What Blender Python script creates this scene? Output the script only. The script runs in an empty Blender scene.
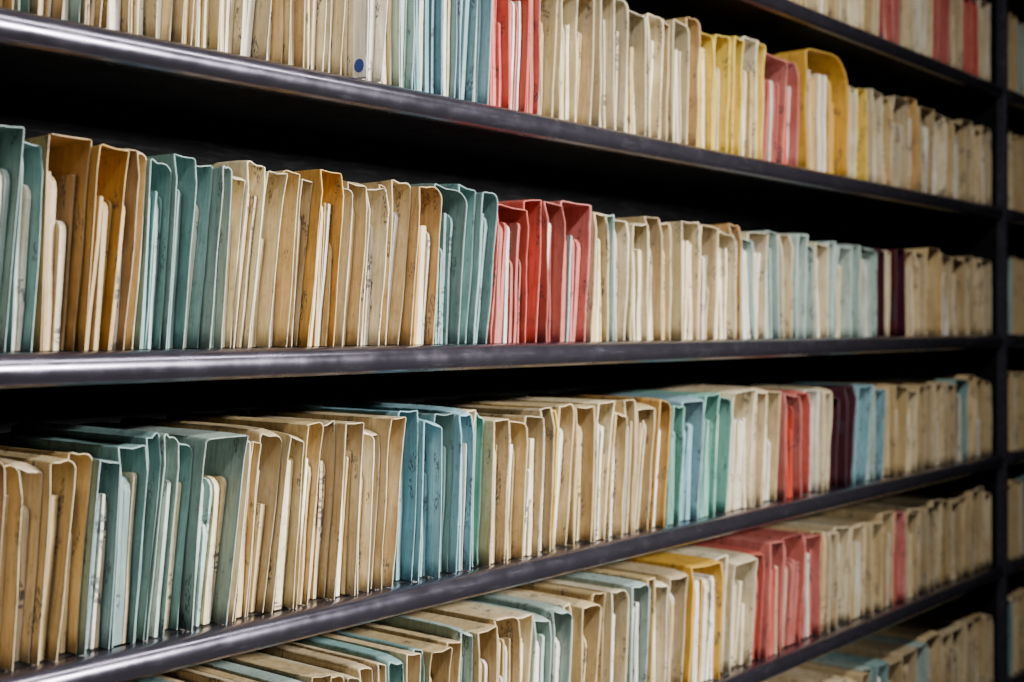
import bpy, math, random
from mathutils import Vector
random.seed(11)
scene = bpy.context.scene
COL = scene.collection

# ---------------------------------------------------------------- camera model
TH = math.atan(1073/1300.0); D = 1.277; CZ = 1.5
def X_of(px):
    u = (px-512)/1300.0
    return D*(math.cos(TH)+u*math.sin(TH))/(math.sin(TH)-u*math.cos(TH))

cam = bpy.data.cameras.new("camera"); co = bpy.data.objects.new("camera", cam); COL.objects.link(co)
co.location = (0, -D, CZ); co.rotation_euler = (math.pi/2, 0, TH-math.pi/2)
cam.sensor_width = 36; cam.lens = 1300/1024*36; cam.shift_y = -17/1024
cam.clip_start = 0.05
cam.dof.use_dof = True; cam.dof.focus_distance = 1.75; cam.dof.aperture_fstop = 3.5
scene.camera = co

# ---------------------------------------------------------------- materials
def lin(c):
    return tuple(((v/255)/12.92 if v/255 <= .04045 else (((v/255)+.055)/1.055)**2.4) for v in c)+(1,)

def card_mat(name, rgb, dirt=0.5, marks=0.6, warm=True, var=(.70, 1.15), sat=(.74, 1.08)):
    m = bpy.data.materials.new(name); m.use_nodes = True
    nt = m.node_tree; N = nt.nodes; L = nt.links
    b = N["Principled BSDF"]; b.inputs["Roughness"].default_value = .52
    b.inputs["Specular IOR Level"].default_value = .35
    tc = N.new("ShaderNodeTexCoord"); oi = N.new("ShaderNodeObjectInfo")
    mul = N.new("ShaderNodeMath"); mul.operation = 'MULTIPLY'; mul.inputs[1].default_value = 37.0
    L.new(oi.outputs["Random"], mul.inputs[0])
    add = N.new("ShaderNodeVectorMath"); add.operation = 'ADD'
    L.new(tc.outputs["Object"], add.inputs[0]); L.new(mul.outputs[0], add.inputs[1])
    def noise(scale, detail, rough=.6, vec=None):
        n = N.new("ShaderNodeTexNoise"); n.inputs["Scale"].default_value = scale
        n.inputs["Detail"].default_value = detail; n.inputs["Roughness"].default_value = rough
        L.new(vec or add.outputs[0], n.inputs["Vector"]); return n
    def ramp(src, p0, p1, c0, c1):
        r = N.new("ShaderNodeValToRGB"); r.color_ramp.elements[0].position = p0; r.color_ramp.elements[1].position = p1
        r.color_ramp.elements[0].color = c0; r.color_ramp.elements[1].color = c1
        L.new(src, r.inputs[0]); return r
    def mix(mode, fac, a, bb):
        x = N.new("ShaderNodeMix"); x.data_type = 'RGBA'; x.blend_type = mode
        if isinstance(fac, float): x.inputs[0].default_value = fac
        else: L.new(fac, x.inputs[0])
        for s, i in ((a, 6), (bb, 7)):
            if isinstance(s, tuple): x.inputs[i].default_value = s
            else: L.new(s, x.inputs[i])
        return x.outputs[2]
    base = lin(rgb)
    hsv = N.new("ShaderNodeHueSaturation"); hsv.inputs["Color"].default_value = base
    mr = N.new("ShaderNodeMapRange"); mr.inputs[3].default_value = var[0]; mr.inputs[4].default_value = var[1]
    L.new(oi.outputs["Random"], mr.inputs[0]); L.new(mr.outputs[0], hsv.inputs["Value"])
    wn = N.new("ShaderNodeTexWhiteNoise"); wn.noise_dimensions = '1D'; L.new(mul.outputs[0], wn.inputs["W"])
    ms = N.new("ShaderNodeMapRange"); ms.inputs[3].default_value = sat[0]; ms.inputs[4].default_value = sat[1]
    L.new(wn.outputs["Value"], ms.inputs[0]); L.new(ms.outputs[0], hsv.inputs["Saturation"])
    n1 = noise(14, 6, .65)
    fac = (.66, .57, .44) if warm else (.66, .66, .62)
    aged = tuple(v*f for v, f in zip(base[:3], fac))+(1,)
    r1 = ramp(n1.outputs[0], .38, .66, (0, 0, 0, 1), (1, 1, 1, 1))
    fa = N.new("ShaderNodeMath"); fa.operation = 'MULTIPLY'; fa.inputs[1].default_value = dirt
    L.new(r1.outputs[0], fa.inputs[0])
    c = mix('MIX', fa.outputs[0], hsv.outputs[0], aged)
    mp = N.new("ShaderNodeMapping"); mp.inputs["Scale"].default_value = (200, 200, 9)
    L.new(add.outputs[0], mp.inputs[0])
    n2 = noise(1.0, 4, .65, mp.outputs[0])
    r2 = ramp(n2.outputs[0], .36, .60, (.40, .35, .29, 1), (1, 1, 1, 1))
    c = mix('MULTIPLY', .45, c, r2.outputs[0])
    n3 = noise(80, 7, .72)
    r3 = ramp(n3.outputs[0], .55, .69, (1, 1, 1, 1), (.40, .33, .26, 1))
    c = mix('MULTIPLY', marks*.9, c, r3.outputs[0])
    # handwriting-like strokes running up the card, in small patches
    mp2 = N.new("ShaderNodeMapping"); mp2.inputs["Scale"].default_value = (60, 420, 170)
    L.new(add.outputs[0], mp2.inputs[0])
    n4 = noise(1.0, 2, .5, mp2.outputs[0])
    r4 = ramp(n4.outputs[0], .49, .55, (0, 0, 0, 1), (1, 1, 1, 1))
    mp3 = N.new("ShaderNodeMapping"); mp3.inputs["Scale"].default_value = (42, 42, 17)
    L.new(add.outputs[0], mp3.inputs[0])
    n5 = noise(1.0, 1, .5, mp3.outputs[0])
    r5 = ramp(n5.outputs[0], .63, .66, (0, 0, 0, 1), (1, 1, 1, 1))
    pm = N.new("ShaderNodeMath"); pm.operation = 'MULTIPLY'; L.new(r4.outputs[0], pm.inputs[0]); L.new(r5.outputs[0], pm.inputs[1])
    pm2 = N.new("ShaderNodeMath"); pm2.operation = 'MULTIPLY'; pm2.inputs[1].default_value = min(1, marks*1.4)
    L.new(pm.outputs[0], pm2.inputs[0])
    c = mix('MIX', pm2.outputs[0], c, (.045, .045, .06, 1))
    L.new(c, b.inputs["Base Color"])
    n6 = noise(28, 3, .5)
    sm = N.new("ShaderNodeMath"); sm.operation = 'MULTIPLY_ADD'; sm.inputs[1].default_value = 2.0
    L.new(n6.outputs[0], sm.inputs[0]); L.new(n2.outputs[0], sm.inputs[2])
    bp = N.new("ShaderNodeBump"); bp.inputs["Strength"].default_value = .35; bp.inputs["Distance"].default_value = .002
    L.new(sm.outputs[0], bp.inputs["Height"]); L.new(bp.outputs[0], b.inputs["Normal"])
    return m

PAL = {
 'N': ("tan", (218, 195, 148)), 'C': ("cream", (236, 222, 184)), 'O': ("ochre", (208, 166, 92)),
 'Y': ("pale yellow", (238, 210, 108)), 'T': ("teal", (132, 168, 167)), 'P': ("pale blue-green", (176, 200, 193)),
 'U': ("light blue", (134, 178, 191)), 'G': ("turquoise", (128, 186, 172)), 'R': ("red", (206, 92, 78)),
 'M': ("dark maroon", (68, 13, 30)), 'W': ("off-white", (240, 235, 220)), 'K': ("brown manila", (188, 152, 94)),
 'A': ("golden yellow", (212, 168, 78)),
}
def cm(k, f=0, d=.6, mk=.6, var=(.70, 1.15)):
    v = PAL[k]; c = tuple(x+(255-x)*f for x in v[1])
    if k in 'AY': var = (.92, 1.08); sat = (1.0, 1.1)
    else: sat = (.76, 1.08)
    return card_mat(("worn_highlight_edge_" if f else "card_")+v[0].replace(" ", "_").replace("-", "_"), c, d*(.6 if k in 'AY' else 1), mk, k in 'NCOYKWA', var, sat)
CM = {k: cm(k) for k in PAL}
CE = {k: cm(k, .18, .3, .3, (.8, 1.1)) for k in PAL}  # paler rim copies: worn card edges plus a painted-in edge highlight
P_white = card_mat("paper_white", (248, 244, 232), .45, .55)
P_cream = card_mat("paper_cream", (236, 221, 182), .55, .6)
P_manila = card_mat("paper_manila", (212, 184, 130), .55, .6)
P_blue = card_mat("paper_blue", (174, 198, 196), .5, .5, False)
P_strip = card_mat("label_white", (254, 254, 254), .0, .1, False, (1.05, 1.1))

def metal(name, col, rough, met, hi=2.6, p0=.5):
    m = bpy.data.materials.new(name); m.use_nodes = True
    nt = m.node_tree; N = nt.nodes; L = nt.links; b = N["Principled BSDF"]
    b.inputs["Metallic"].default_value = met
    tc = N.new("ShaderNodeTexCoord"); mp = N.new("ShaderNodeMapping"); mp.inputs["Scale"].default_value = (12, 120, 120)
    L.new(tc.outputs["Object"], mp.inputs[0])
    n = N.new("ShaderNodeTexNoise"); n.inputs["Scale"].default_value = 1; n.inputs["Detail"].default_value = 8; n.inputs["Roughness"].default_value = .7; L.new(mp.outputs[0], n.inputs[0])
    r = N.new("ShaderNodeValToRGB"); r.color_ramp.elements[0].position = p0; r.color_ramp.elements[1].position = .82
    r.color_ramp.elements[0].color = col+(1,); r.color_ramp.elements[1].color = tuple(min(1, v*hi+.02) for v in col)+(1,)
    L.new(n.outputs[0], r.inputs[0])
    L.new(r.outputs[0], b.inputs["Base Color"])
    n2 = N.new("ShaderNodeTexNoise"); n2.inputs["Scale"].default_value = 30; n2.inputs["Detail"].default_value = 6; L.new(tc.outputs["Object"], n2.inputs[0])
    mr = N.new("ShaderNodeMapRange"); mr.inputs[1].default_value = .3; mr.inputs[2].default_value = .7
    mr.inputs[3].default_value = rough-.04; mr.inputs[4].default_value = rough+.09
    L.new(n2.outputs[0], mr.inputs[0]); L.new(mr.outputs[0], b.inputs["Roughness"])
    return m
M_lip = metal("worn_purple_grey_steel", (.14, .128, .168), .21, .9, 2.6, .56)
M_shelf = metal("dark_painted_steel", (.014, .013, .016), .45, .2)
M_post = metal("black_painted_steel", (.085, .085, .115), .34, .8)
M_back = metal("matt_black_steel", (.004, .004, .0045), .85, .0, 1.2)
M_back.node_tree.nodes["Principled BSDF"].inputs["Specular IOR Level"].default_value = .1

def plain(name, rgb, sc=8):
    m = bpy.data.materials.new(name); m.use_nodes = True
    nt = m.node_tree; N = nt.nodes; L = nt.links; b = N["Principled BSDF"]; b.inputs["Roughness"].default_value = .8
    n = N.new("ShaderNodeTexNoise"); n.inputs["Scale"].default_value = sc; n.inputs["Detail"].default_value = 5
    r = N.new("ShaderNodeValToRGB"); r.color_ramp.elements[0].color = tuple(v*.8 for v in rgb)+(1,); r.color_ramp.elements[1].color = rgb+(1,)
    L.new(n.outputs[0], r.inputs[0]); L.new(r.outputs[0], b.inputs["Base Color"]); return m
M_wall = plain("wall_paint", (.09, .09, .10)); M_floor = plain("floor_vinyl", (.07, .07, .07)); M_ceil = plain("ceiling_paint", (.2, .2, .2))

def mesh_obj(name, verts, faces, mats, midx=None, smooth=True, flat=None):
    me = bpy.data.meshes.new(name); me.from_pydata(verts, [], faces)
    for m in mats: me.materials.append(m)
    if midx: me.polygons.foreach_set("material_index", midx)
    sm = [smooth]*len(me.polygons)
    if flat:
        for i in flat: sm[i] = False
    me.polygons.foreach_set("use_smooth", sm)
    me.update()
    o = bpy.data.objects.new(name, me); COL.objects.link(o); return o

def box_obj(name, x0, x1, y0, y1, z0, z1, mat):
    v = [(x, y, z) for x in (x0, x1) for y in (y0, y1) for z in (z0, z1)]
    f = [(0, 1, 3, 2), (4, 6, 7, 5), (0, 4, 5, 1), (2, 3, 7, 6), (0, 2, 6, 4), (1, 5, 7, 3)]
    return mesh_obj(name, v, f, [mat], smooth=False)

def extrude_profile(name, prof, axis, a0, a1, mat, segs=1, smooth=False):
    n = len(prof); v = []; f = []
    for s in range(segs+1):
        a = a0+(a1-a0)*s/segs
        for p in prof: v.append((a, p[0], p[1]) if axis == 'x' else (p[0], p[1], a))
    for s in range(segs):
        for i in range(n):
            j = (i+1) % n; f.append((s*n+i, s*n+j, (s+1)*n+j, (s+1)*n+i))
    f.append(tuple(range(n))[::-1]); f.append(tuple(segs*n+i for i in range(n)))
    o = mesh_obj(name, v, f, [mat], smooth=smooth)
    import bmesh
    bm = bmesh.new(); bm.from_mesh(o.data); bmesh.ops.recalc_face_normals(bm, faces=bm.faces); bm.to_mesh(o.data); bm.free()
    if smooth:
        o.data.polygons[-1].use_smooth = False; o.data.polygons[-2].use_smooth = False
    return o

# ---------------------------------------------------------------- room
def struct(o): o["kind"] = "structure"; return o
X_L, X_R = -1.6, 6.2
struct(box_obj("floor", X_L, X_R, -2.6, .6, -.1, 0, M_floor))
struct(box_obj("ceiling", X_L, X_R, -2.6, .6, 2.95, 3.05, M_ceil))
struct(box_obj("wall_back", X_L, X_R, .5, .6, 0, 2.95, M_wall))
struct(box_obj("wall_front", X_L, X_R, -2.7, -2.6, 0, 2.95, M_wall))
struct(box_obj("wall_left", X_L-.1, X_L, -2.6, .6, 0, 2.95, M_wall))
struct(box_obj("wall_right", X_R, X_R+.1, -2.6, .6, 0, 2.95, M_wall))

# ---------------------------------------------------------------- shelving
LIPH = .037
ZC = {'Y': 2.50, 'Z': 2.154, 'A': 1.812, 'B': 1.451, 'C': 1.113, 'D': .80, 'E': .46, 'F': .13}
TOP = {k: v+LIPH/2 for k, v in ZC.items()}
DEPTH = .38
POST_X = X_of(998)
PW = .026
def shelf_unit(x0, x1, posts, label):
    e = bpy.data.objects.new("shelving_unit", None); COL.objects.link(e)
    e.location = (x0, 0, 0); e["label"] = label; e["category"] = "shelving"
    W = x1-x0
    for k, zt in TOP.items():
        s = box_obj("shelf", .0, W, .012, DEPTH, zt-.014, zt, M_shelf); s.parent = e
        prof = [(.022, zt), (.008, zt+.0004)]
        for a in range(0, 181, 9):
            t = math.radians(a)
            prof.append((.001-.018*abs(math.sin(t))**.9, zt-LIPH/2+(LIPH/2+.0004)*math.cos(t)))
        prof += [(.012, zt-LIPH), (.012, zt-LIPH+.002), (.003, zt-LIPH+.002), (.003, zt-.0145), (.022, zt-.0145)]
        l = extrude_profile("rolled_front_edge", prof, 'x', 0, W, M_lip, 12, True); l.parent = s
        l["label"] = "worn purple-grey rolled steel shelf edge"
    bk = box_obj("back_panel", 0, W, DEPTH+.002, DEPTH+.008, .05, 2.6, M_back); bk.parent = e
    for px in posts:
        a = px-x0; w = PW; yf = -.020; t = .003
        prof = [(a, .004), (a, yf+.003), (a+.003, yf), (a+w-.003, yf), (a+w, yf+.003), (a+w, .02), (a+w-t, .02), (a+w-t, yf+t), (a+t, yf+t), (a+t, .004)]
        u = extrude_profile("upright_post", prof, 'z', 0, 2.75, M_post); u.parent = e
        prof = [(a, DEPTH-.03), (a, DEPTH), (a+w, DEPTH), (a+w, DEPTH-.03), (a+w-t, DEPTH-.03), (a+w-t, DEPTH-t), (a+t, DEPTH-t), (a+t, DEPTH-.03)]
        u = extrude_profile("upright_post", prof, 'z', 0, 2.75, M_post); u.parent = e
        sp = box_obj("end_panel", a+.010, a+.013, .006, DEPTH-.031, .05, 2.6, M_back); sp.parent = e
    return e
SX0 = .30
shelf_unit(SX0, POST_X-.001, [SX0-PW-.002, POST_X], "long dark steel shelving with rolled shelf edges and upright post")
shelf_unit(POST_X+PW+.002, 5.2, [5.202], "adjoining dark steel shelving bay beyond the upright post")

# ---------------------------------------------------------------- file folders
H = .22
SAME = {'R': .8, 'U': .7, 'T': .5, 'G': .75, 'P': .35, 'M': .95, 'Y': .8, 'O': .3, 'K': .3, 'N': .3, 'C': .3, 'W': .4, 'A': .5}
def gen_file(B0, B1, h, yf, dl, dr, rl, rr, cut, key, depth, droop):
    g = .0006; t = .0009
    def bx(B, z, y):
        xb, lean, bul, fl, gb = B
        q = z/H
        return xb+lean*q+bul*math.sin(math.pi*min(q, 1))+fl*math.exp(-max(y, 0)/.045)*q+gb*(1-q/1.2)**2
    w = min(B1[0]-B0[0]+B1[4]-B0[4], B1[0]+B1[1]-B0[0]-B0[1])
    rl = min(rl, w*.42); rr = min(rr, w*.45)
    ys = [0, .004, .012, .03, .07, .15, depth]
    V = []; F = []; flat = []; MI = []
    hr0 = h+random.uniform(-.005, .005); sag = random.uniform(-.003, .001)
    ph = random.uniform(0, 6); wa = random.uniform(0, .0010)
    for r, yy in enumerate(ys):
        dz = -droop*math.exp(-yy/.018)
        hl = h+dz*.6; hr = hr0+dz
        xl = lambda z: bx(B0, z, yf+yy)+g
        xr = lambda z: bx(B1, z, yf+yy)-g
        pts = []
        for i in range(9):
            z = (hl-rl)*i/8; pts.append((xl(z), z))
        cx = xl(hl-rl)+rl
        for a in (162, 144, 126, 108, 90):
            q = math.radians(a); pts.append((cx+rl*math.cos(q), hl-rl+rl*math.sin(q)))
        cx2 = xr(hr-rr)-rr
        pts.append(((cx+cx2)/2, (hl+hr)/2+sag*(1 if yy < .1 else .4)))
        for a in (90, 72, 54, 36, 18):
            q = math.radians(a); pts.append((cx2+rr*math.cos(q), hr-rr+rr*math.sin(q)))
        for i in range(9):
            z = (hr-rr)*(8-i)/8; pts.append((xr(z), z))
        n = len(pts); inn = []
        for k in range(n):
            a = pts[max(k-1, 0)]; b = pts[min(k+1, n-1)]
            tx, tz = b[0]-a[0], b[1]-a[1]; l = math.hypot(tx, tz) or 1
            inn.append((pts[k][0]+tz/l*t, pts[k][1]-tx/l*t))
        for ring in (pts, inn):
            for k, p in enumerate(ring):
                u = 0 if k < 10 else (1 if k > n-11 else (k-9)/(n-20))
                fy = dl+(dr-dl)*u+wa*math.sin(p[1]*45+ph+3*u)+wa*.5*math.sin(p[1]*170+ph*3)
                zz = max(0, (p[1]-(h-.035))/.035)
                fy += cut*zz*zz
                y = yf+(fy if r < 6 else 0)*(1-yy/depth)+yy
                V.append((p[0], y, max(p[1], 0.0003)))
    for r in range(len(ys)-1):
        o0 = r*2*n; o1 = (r+1)*2*n
        for k in range(n-1):
            F.append((o0+k, o0+k+1, o1+k+1, o1+k))
            F.append((o0+n+k, o1+n+k, o1+n+k+1, o0+n+k+1))
        F.append((o0, o1, o1+n, o0+n)); F.append((o0+n-1, o0+2*n-1, o1+2*n-1, o1+n-1))
        flat += [len(F)-1, len(F)-2]
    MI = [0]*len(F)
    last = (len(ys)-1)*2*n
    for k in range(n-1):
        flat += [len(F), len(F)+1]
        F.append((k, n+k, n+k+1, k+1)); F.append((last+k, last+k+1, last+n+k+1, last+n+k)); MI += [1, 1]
    # papers
    PV = []; PF = []; PM = []
    ww = w
    ns = max(2, min(8, int(round(ww/random.choice([.005, .007, .010]))))) if key != 'M' else 2
    cuts = sorted([0]+[(i+random.uniform(-.38, .38))/ns for i in range(1, ns)]+[1])
    maxh = h-max(rl, min(rr, .02))*.5-.012-max(droop, 0)
    drop = random.choice([.028, .034, .040, .046, .052])
    rec = random.choice([.005, .008, .012, .016])
    for s in range(ns):
        m0 = .0018/max(ww, .006)
        u0 = m0+(1-2*m0)*cuts[s]; u1 = m0+(1-2*m0)*cuts[s+1]
        d_ = (u1-u0); u0 += d_*random.uniform(.02, .24); u1 -= d_*random.uniform(.04, .32)
        tilt = d_*random.uniform(-.25, .25)
        same = random.random() < SAME[key]
        hs = min(maxh, h-drop-random.uniform(0, .008)-(random.random() < .13)*.05)
        y0 = yf+max(dl, dr, 0)+rec+random.uniform(0, .007)
        rc = random.choice([.002, .003, .006, .012, .018])
        lv = [(0.0004, 0), (hs*.25, 0), (hs*.5, 0), (hs*.75, 0), (hs-rc, 0)]
        for a in (30, 60, 90):
            q = math.radians(a); lv.append((hs-rc+rc*math.sin(q), rc-rc*math.cos(q)))
        base = len(PV); ye = depth-.02-random.uniform(0, .03)
        wob = random.uniform(-.0012, .0012); sl = random.uniform(-.010, .006)
        for z, dy in lv:
            yfr = y0+dy+wob*math.sin(z*40)+(-sl*z/h if sl < 0 else sl*(1-z/h))
            tq = tilt*(z/h-.5)
            a0 = max(m0*.6, min(1-m0*.8, u0+tq)); a1 = max(m0*.8, min(1-m0*.6, u1+tq))
            for yy in (yfr, yfr+.012, .09, yf+ye):
                a = bx(B0, z, yy); b = bx(B1, z, yy)
                PV.append((a+(b-a)*a0, yy, z)); PV.append((a+(b-a)*a1, yy, z))
        nl = len(lv); cnt = 8
        rr_ = random.random()
        if same: mi = 4
        elif key in 'TPUGRMW': mi = 0 if rr_ < .65 else (1 if rr_ < .88 else 3)
        else: mi = 0 if rr_ < .4 else (1 if rr_ < .84 else 2)
        def q_(a, b, c, d): PF.append((base+a, base+b, base+c, base+d)); PM.append(mi)
        for i in range(nl-1):
            for c in range(3):
                a = i*cnt+c*2; b = a+2; e_ = a+cnt
                q_(a, e_, e_+2, b)
                q_(a+1, b+1, e_+3, e_+1)
            q_(i*cnt, i*cnt+1, i*cnt+cnt+1, i*cnt+cnt)
            q_(i*cnt+6, i*cnt+cnt+6, i*cnt+cnt+7, i*cnt+7)
        for c in range(3):
            a = (nl-1)*cnt+c*2; q_(a, a+1, a+3, a+2)
    return (V, F, flat, MI), (PV, PF, PM)

DESCR = {
 'N': "tan card file folder packed with cream papers", 'C': "cream card file folder stuffed with aged papers",
 'O': "ochre manila file folder holding aged papers", 'Y': "pale yellow card file folder with papers inside",
 'T': "dusty teal card file folder holding white papers", 'P': "pale blue-green file folder with off-white papers",
 'U': "light blue card file folder holding white papers", 'G': "turquoise card file folder with papers inside",
 'R': "coral red card file folder with papers inside", 'M': "dark maroon card file folder with few papers",
 'W': "off-white card file folder stuffed with papers", 'K': "brown manila file folder with worn edges",
 'A': "wide golden yellow card file folder, thickly filled"}
SHN = {'Z': "the top visible shelf", 'A': "the second shelf", 'B': "the middle shelf at eye level", 'C': "the fourth shelf",
       'D': "the fifth shelf", 'E': "the lowest visible shelf"}
ROWS = {
 'B': [(-60, 0, "NT", .232), (0, 52, "TT", .236), (52, 88, "K", .238), (88, 118, "O", .240), (118, 136, "K", .239), (136, 152, "N", .236), (152, 228, "TTTP", .233), (228, 314, "CCCNN", .232),
       (314, 338, "O", .236), (338, 414, "CNCNN", .226), (414, 438, "O", .228), (438, 498, "TTT", .236), (498, 594, "RRRR", .228),
       (594, 636, "CPC", .222), (636, 738, "CNCCNC", .220), (738, 746, "O", .220), (746, 800, "PCPC", .220),
       (800, 885, "PPCPPPPP", .216), (885, 894, "M", .220), (894, 899, "C", .212), (899, 909, "M", .218), (909, 997, "NNNONNNNNN", .216)],
 'A': [(-60, 0, "NN", .23), (0, 70, "NPN", .23), (70, 140, "PNN", .23), (140, 228, "CCNC", .235), (228, 275, "CC", .235), (275, 312, "NN", .24), (312, 363, "CCC", .235),
       (363, 384, "W", .24), (384, 420, "CP", .24), (420, 492, "UUUU", .24), (492, 547, "RRR", .236), (547, 652, "CCNCCC", .226),
       (652, 690, "CNC", .226), (690, 700, "K", .236), (700, 768, "YYYCY", .230), (768, 806, "RR", .225), (806, 845, "A", .258), (845, 900, "CCYCN", .222),
       (900, 925, "NO", .228), (925, 997, "NCNNNNN", .216)],
 'C': [(-60, 0, "NK", .225), (0, 94, "NNNN", .222), (94, 160, "TTT", .228), (160, 200, "PT", .232), (200, 236, "P", .236), (236, 320, "CNNCN", .232), (320, 400, "NNCNN", .232),
       (400, 474, "UUTU", .236), (474, 484, "C", .23), (484, 494, "G", .234), (494, 558, "NNNN", .230), (558, 566, "Y", .227), (566, 658, "NNCNNN", .228),
       (658, 672, "O", .234), (672, 734, "GUGG", .230), (734, 790, "CNN", .232), (790, 816, "RR", .222), (816, 837, "WC", .224),
       (837, 859, "MM", .224), (859, 890, "UPU", .222), (890, 957, "NNCNNNN", .22), (957, 968, "T", .22), (968, 997, "NNNN", .22)],
 'D': [(180, 260, "NNTNN", .216), (260, 420, "NNPNNCNNTN", .216), (420, 500, "TNNPN", .218), (500, 600, "NCPPCN", .220), (600, 692, "NCPNCN", .222), (692, 722, "A", .224),
       (722, 756, "CC", .222), (756, 784, "RR", .232), (784, 791, "W", .226), (791, 826, "RR", .232), (826, 898, "NNCNNN", .226), (898, 908, "R", .228), (908, 997, "NNNCNNNNNN", .220)],
 'Z': [(750, 780, "CNC", .22), (780, 890, "CNCNCCNC", .22), (890, 906, "RR", .22), (906, 938, "NCN", .22), (938, 956, "RR", .22), (956, 966, "N", .22), (966, 984, "RR", .22), (984, 997, "CC", .22)],
 'E': [(745, 790, "NC", .215), (790, 870, "NPNNNN", .215), (870, 890, "PT", .22), (890, 997, "NNPNNCNNN", .215)],
}
LEAN = {
 'B': [(-60, .004), (0, .012), (150, .018), (330, .024), (440, .015), (480, .022), (498, .031), (530, .018), (592, .009), (640, .004), (997, 0)],
 'C': [(-60, .004), (0, .012), (100, .021), (236, .026), (400, .016), (494, .010), (560, .012), (668, .027), (730, .027), (780, .012), (831, .016), (856, .028), (890, .008), (997, 0)],
 'A': [(-60, .004), (0, .010), (300, .012), (547, .006), (700, .006), (806, .010), (845, .012), (880, .004), (997, 0)],
 'D': [(170, .006), (500, .014), (724, .02), (800, .014), (860, .006), (997, 0)],
 'Z': [(750, .003), (950, .008), (997, 0)], 'E': [(740, .004), (900, .006), (997, 0)]}
def interp(tab, p):
    for (a, va), (b, vb) in zip(tab, tab[1:]):
        if p <= b: return va+(vb-va)*max(0, (p-a))/(b-a)
    return tab[-1][1]
files = []
def layout(row, segs, rng):
    zt = TOP[row]
    xs = []; ps = []; meta = []
    for (p0, p1, s, h) in segs:
        a, b = X_of(p0), X_of(p1)
        ws = [rng.uniform(.65, 1.4) for _ in s]; tot = sum(ws); x = a; q = p0
        for c, w in zip(s, ws):
            xs.append(x); ps.append(q); meta.append((c, h)); x += (b-a)*w/tot; q += (p1-p0)*w/tot
    xs.append(x); ps.append(q)
    B = []; N = len(xs); leans = []
    for j in range(N):
        w = min(xs[j]-xs[j-1] if j else 1, xs[j+1]-xs[j] if j < N-1 else 1)
        leans.append(interp(LEAN[row], ps[j])+rng.uniform(-.2, .2)*w if j < N-1 else -.004)
    leans[N-2] = min(leans[N-2], .001); leans[0] = 0
    xb = [xs[j]-max(leans[j], 0)*.42 for j in range(N)]
    xb[-1] = xs[-1]-.003
    for j in range(N-1):
        w = xs[j+1]-xs[j]
        if xb[j+1]-xb[j] < .5*w: xb[j+1] = xb[j]+.5*w
        tw = xb[j+1]+leans[j+1]-xb[j]-leans[j]
        if tw < .55*w: leans[j+1] += .55*w-tw
    for j in range(N):
        w = min(xs[j]-xs[j-1] if j else 1, xs[j+1]-xs[j] if j < N-1 else 1)
        fl = rng.uniform(-.07, .07)*w
        gl = rng.uniform(0, .2)*w*rng.choice([0, .5, 1]); gr = rng.uniform(0, .2)*w*rng.choice([0, .5, 1])
        bl = rng.uniform(-.06, .06)*w
        if j == N-1: fl = 0; bl = 0
        B.append(((xb[j], leans[j], bl, fl, -gl), (xb[j], leans[j], bl, fl, gr)))
    row_files = []
    for i, (c, h) in enumerate(meta):
        hh = h+rng.uniform(-.012, .007)
        yf = rng.choice([.001, .004, .010, .018])
        dl = rng.uniform(0, .009); dr = rng.uniform(0, .009)
        if c in 'KRU': yf = rng.choice([.0, .004, .012]); dr = rng.uniform(0, .004)
        if (c in 'OY' and ps[i] < 450) or c == 'A':
            yf = rng.uniform(-.004, 0); dl = rng.uniform(0, .003); dr = 0
            if row_files: row_files[-1]['yf'] = max(row_files[-1]['yf'], .012)
        big = rng.random() < .3
        rl = rng.choice([.001, .002, .003, .006]); rr = rng.uniform(.008, .022) if big else rng.uniform(.001, .004)
        cut = rng.choice([0, -.003, .003, .009])
        droop = rng.choice([0, 0, .002, .005, -.003, .010])
        f = dict(row=row, B0=B[i][1], B1=B[i+1][0], h=hh, yf=yf, dl=dl, dr=dr, rl=rl, rr=rr, cut=cut, key=c, z=zt, droop=droop)
        row_files.append(f); files.append(f)
rng = random.Random(5)
for r, segs in ROWS.items(): layout(r, segs, rng)
nmain = len(files)
PMs = [P_white, P_cream, P_manila, P_blue]
for i, f in enumerate(files):
    if f['row'] == 'A' and f['key'] == 'W':
        f.update(yf=-.010, dl=0, cut=0, droop=0, sticker=True); files[i-1].update(yf=.028, dl=0, dr=0, cut=0)
    if f['row'] == 'A' and f['key'] == 'A': f.update(rr=.085, rl=.015, yf=-.004, h=.256, dr=-.004, dl=.003, droop=0, cut=0)
def build(f):
    return gen_file(f['B0'], f['B1'], f['h'], f['yf'], f['dl'], f['dr'], f['rl'], f['rr'], f['cut'], f['key'], .31, f['droop'])
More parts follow.
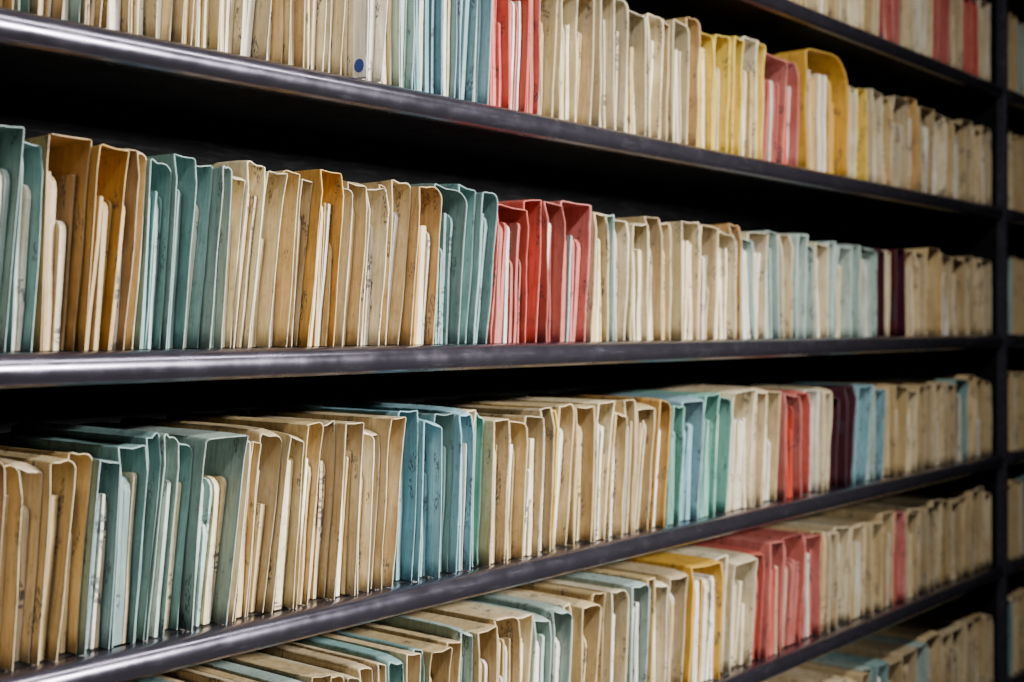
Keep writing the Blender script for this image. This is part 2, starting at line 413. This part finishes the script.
for f in files:
    (V, F, FL, MI), (PV, PF, PMi) = build(f)
    x0 = f['B0'][0]; z = f['z']+.0008
    e = bpy.data.objects.new("file_folder", None); COL.objects.link(e); e.location = (x0, 0, z); e.empty_display_size = .05
    e["label"] = DESCR[f['key']]+", on steel shelf"
    if f['rr'] == .085: e["label"] = "tall golden file folder with rounded arched top, on shelf"
    e["category"] = "file folder"; e["group"] = "file folders on "+SHN[f['row']]
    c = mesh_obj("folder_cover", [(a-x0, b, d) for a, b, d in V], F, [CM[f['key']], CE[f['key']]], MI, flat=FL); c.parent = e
    p = mesh_obj("paper_stack", [(a-x0, b, d) for a, b, d in PV], PF, PMs+[CM[f['key']]], PMi, smooth=False); p.parent = e
    if f.get('sticker'):
        e["label"] = "off-white file folder with white label and blue dot"
        B = f['B0']
        def sx(zz, y=.01): q = zz/H; return B[1]*q+B[2]*math.sin(math.pi*min(q, 1))+B[3]*q*math.exp(-max(y, 0)/.045)+B[4]*(1-q/1.2)**2
        vs = []; zs = [.003+.2*k/10 for k in range(11)]; yy = (f['yf']+.0035, f['yf']+.014, f['yf']+.027)
        for d in (.0002, .0008):
            for zz in zs:
                for y in yy: vs.append((sx(zz, y)-d+.0004, y, zz))
        fs = []
        for o, fl in ((0, 1), (33, 0)):
            for i in range(10):
                for j in range(2):
                    q = (o+i*3+j, o+i*3+j+1, o+i*3+j+4, o+i*3+j+3); fs.append(q if fl else q[::-1])
        rim = [0, 1, 2]+[3*i+2 for i in range(1, 11)]+[31, 30]+[3*i for i in range(9, 0, -1)]
        fs += [(a, rim[(k+1) % len(rim)], rim[(k+1) % len(rim)]+33, a+33) for k, a in enumerate(rim)]
        s = mesh_obj("label_strip", vs, fs, [P_strip], smooth=False); s.parent = e; s["label"] = "white paper label strip"
        vs = []; rr = .0092; n = 24; y0 = f['yf']+.0145; zc = .019
        for k in range(n):
            a = 2*math.pi*k/n; zz = zc+rr*math.sin(a); y = y0+rr*math.cos(a); vs.append((sx(zz, y)-.0006, y, zz))
        vs += [(v[0]-.0006, v[1], v[2]) for v in vs]
        fs = [tuple(range(n)), tuple(range(2*n-1, n-1, -1))]+[(k, n+k, n+(k+1) % n, (k+1) % n) for k in range(n)]
        s = mesh_obj("round_sticker", vs, fs, [plain("blue_sticker", (.03, .08, .45))], smooth=False); s.parent = e
        s["label"] = "round blue sticker"
# adjoining bay: remaining folders merged
AV = []; AF = []; AM = []; mats = [CM[k] for k in PAL]+PMs; ki = {k: i for i, k in enumerate(PAL)}; np_ = len(PAL)
rg = random.Random(9)
for row in ROWS:
    s = "".join(rg.choice("NNNCNPNTC") for _ in range(28))
    a, b = POST_X+PW+.006, 5.1
    B = []; n = len(s)
    for j in range(n+1): B.append((a+(b-a)*j/n, .0 if j in (0, n) else rg.uniform(0, .006), rg.uniform(-.003, .003) if j not in (0, n) else 0, 0, 0))
    for j in range(n):
        f = dict(B0=B[j], B1=B[j+1], h=.222+rg.uniform(-.006, .006), yf=rg.choice([.0, .002]), dl=0, dr=.003, rl=.003, rr=.004, cut=.004, key=s[j], droop=0)
        (V, F, FL, MI), (PV, PF, PMi) = build(f); z = TOP[row]+.0008
        o = len(AV); AV += [(x, y, q+z) for x, y, q in V]; AF += [tuple(o+i for i in ff) for ff in F]; AM += [ki[s[j]]]*len(F)
        o = len(AV); AV += [(x, y, q+z) for x, y, q in PV]; AF += [tuple(o+i for i in ff) for ff in PF]; AM += [(np_+m if m < 4 else ki[s[j]]) for m in PMi]
o = mesh_obj("file_folder_rows", AV, AF, mats, AM, smooth=False)
o["kind"] = "stuff"; o["category"] = "file folders"; o["label"] = "tan and blue-green file folders packed in the adjoining shelving bay"

# ---------------------------------------------------------------- light
def area(name, loc, target, sx, sy, power, col, spread=180):
    l = bpy.data.lights.new(name, 'AREA'); l.shape = 'RECTANGLE'; l.size = sx; l.size_y = sy; l.energy = power; l.color = col
    l.spread = math.radians(spread)
    ob = bpy.data.objects.new(name, l); COL.objects.link(ob); ob.location = loc
    ob.rotation_euler = (Vector(target)-Vector(loc)).to_track_quat('-Z', 'Y').to_euler(); return ob
area("ceiling_light", (1.4, -1.2, 2.9), (1.4, -.3, 0), 2.4, .08, 54, (1, .97, .93))
area("aisle_fill", (2.0, -2.4, 1.95), (1.35, 0, 1.38), .5, .22, 48, (1, .97, .93), 82)  # unseen fill, added to reach folder tops and brighten the middle
w = bpy.data.worlds.new("world"); scene.world = w; w.use_nodes = True
w.node_tree.nodes["Background"].inputs[0].default_value = (.5, .5, .55, 1); w.node_tree.nodes["Background"].inputs[1].default_value = .05
print("FILES", nmain)
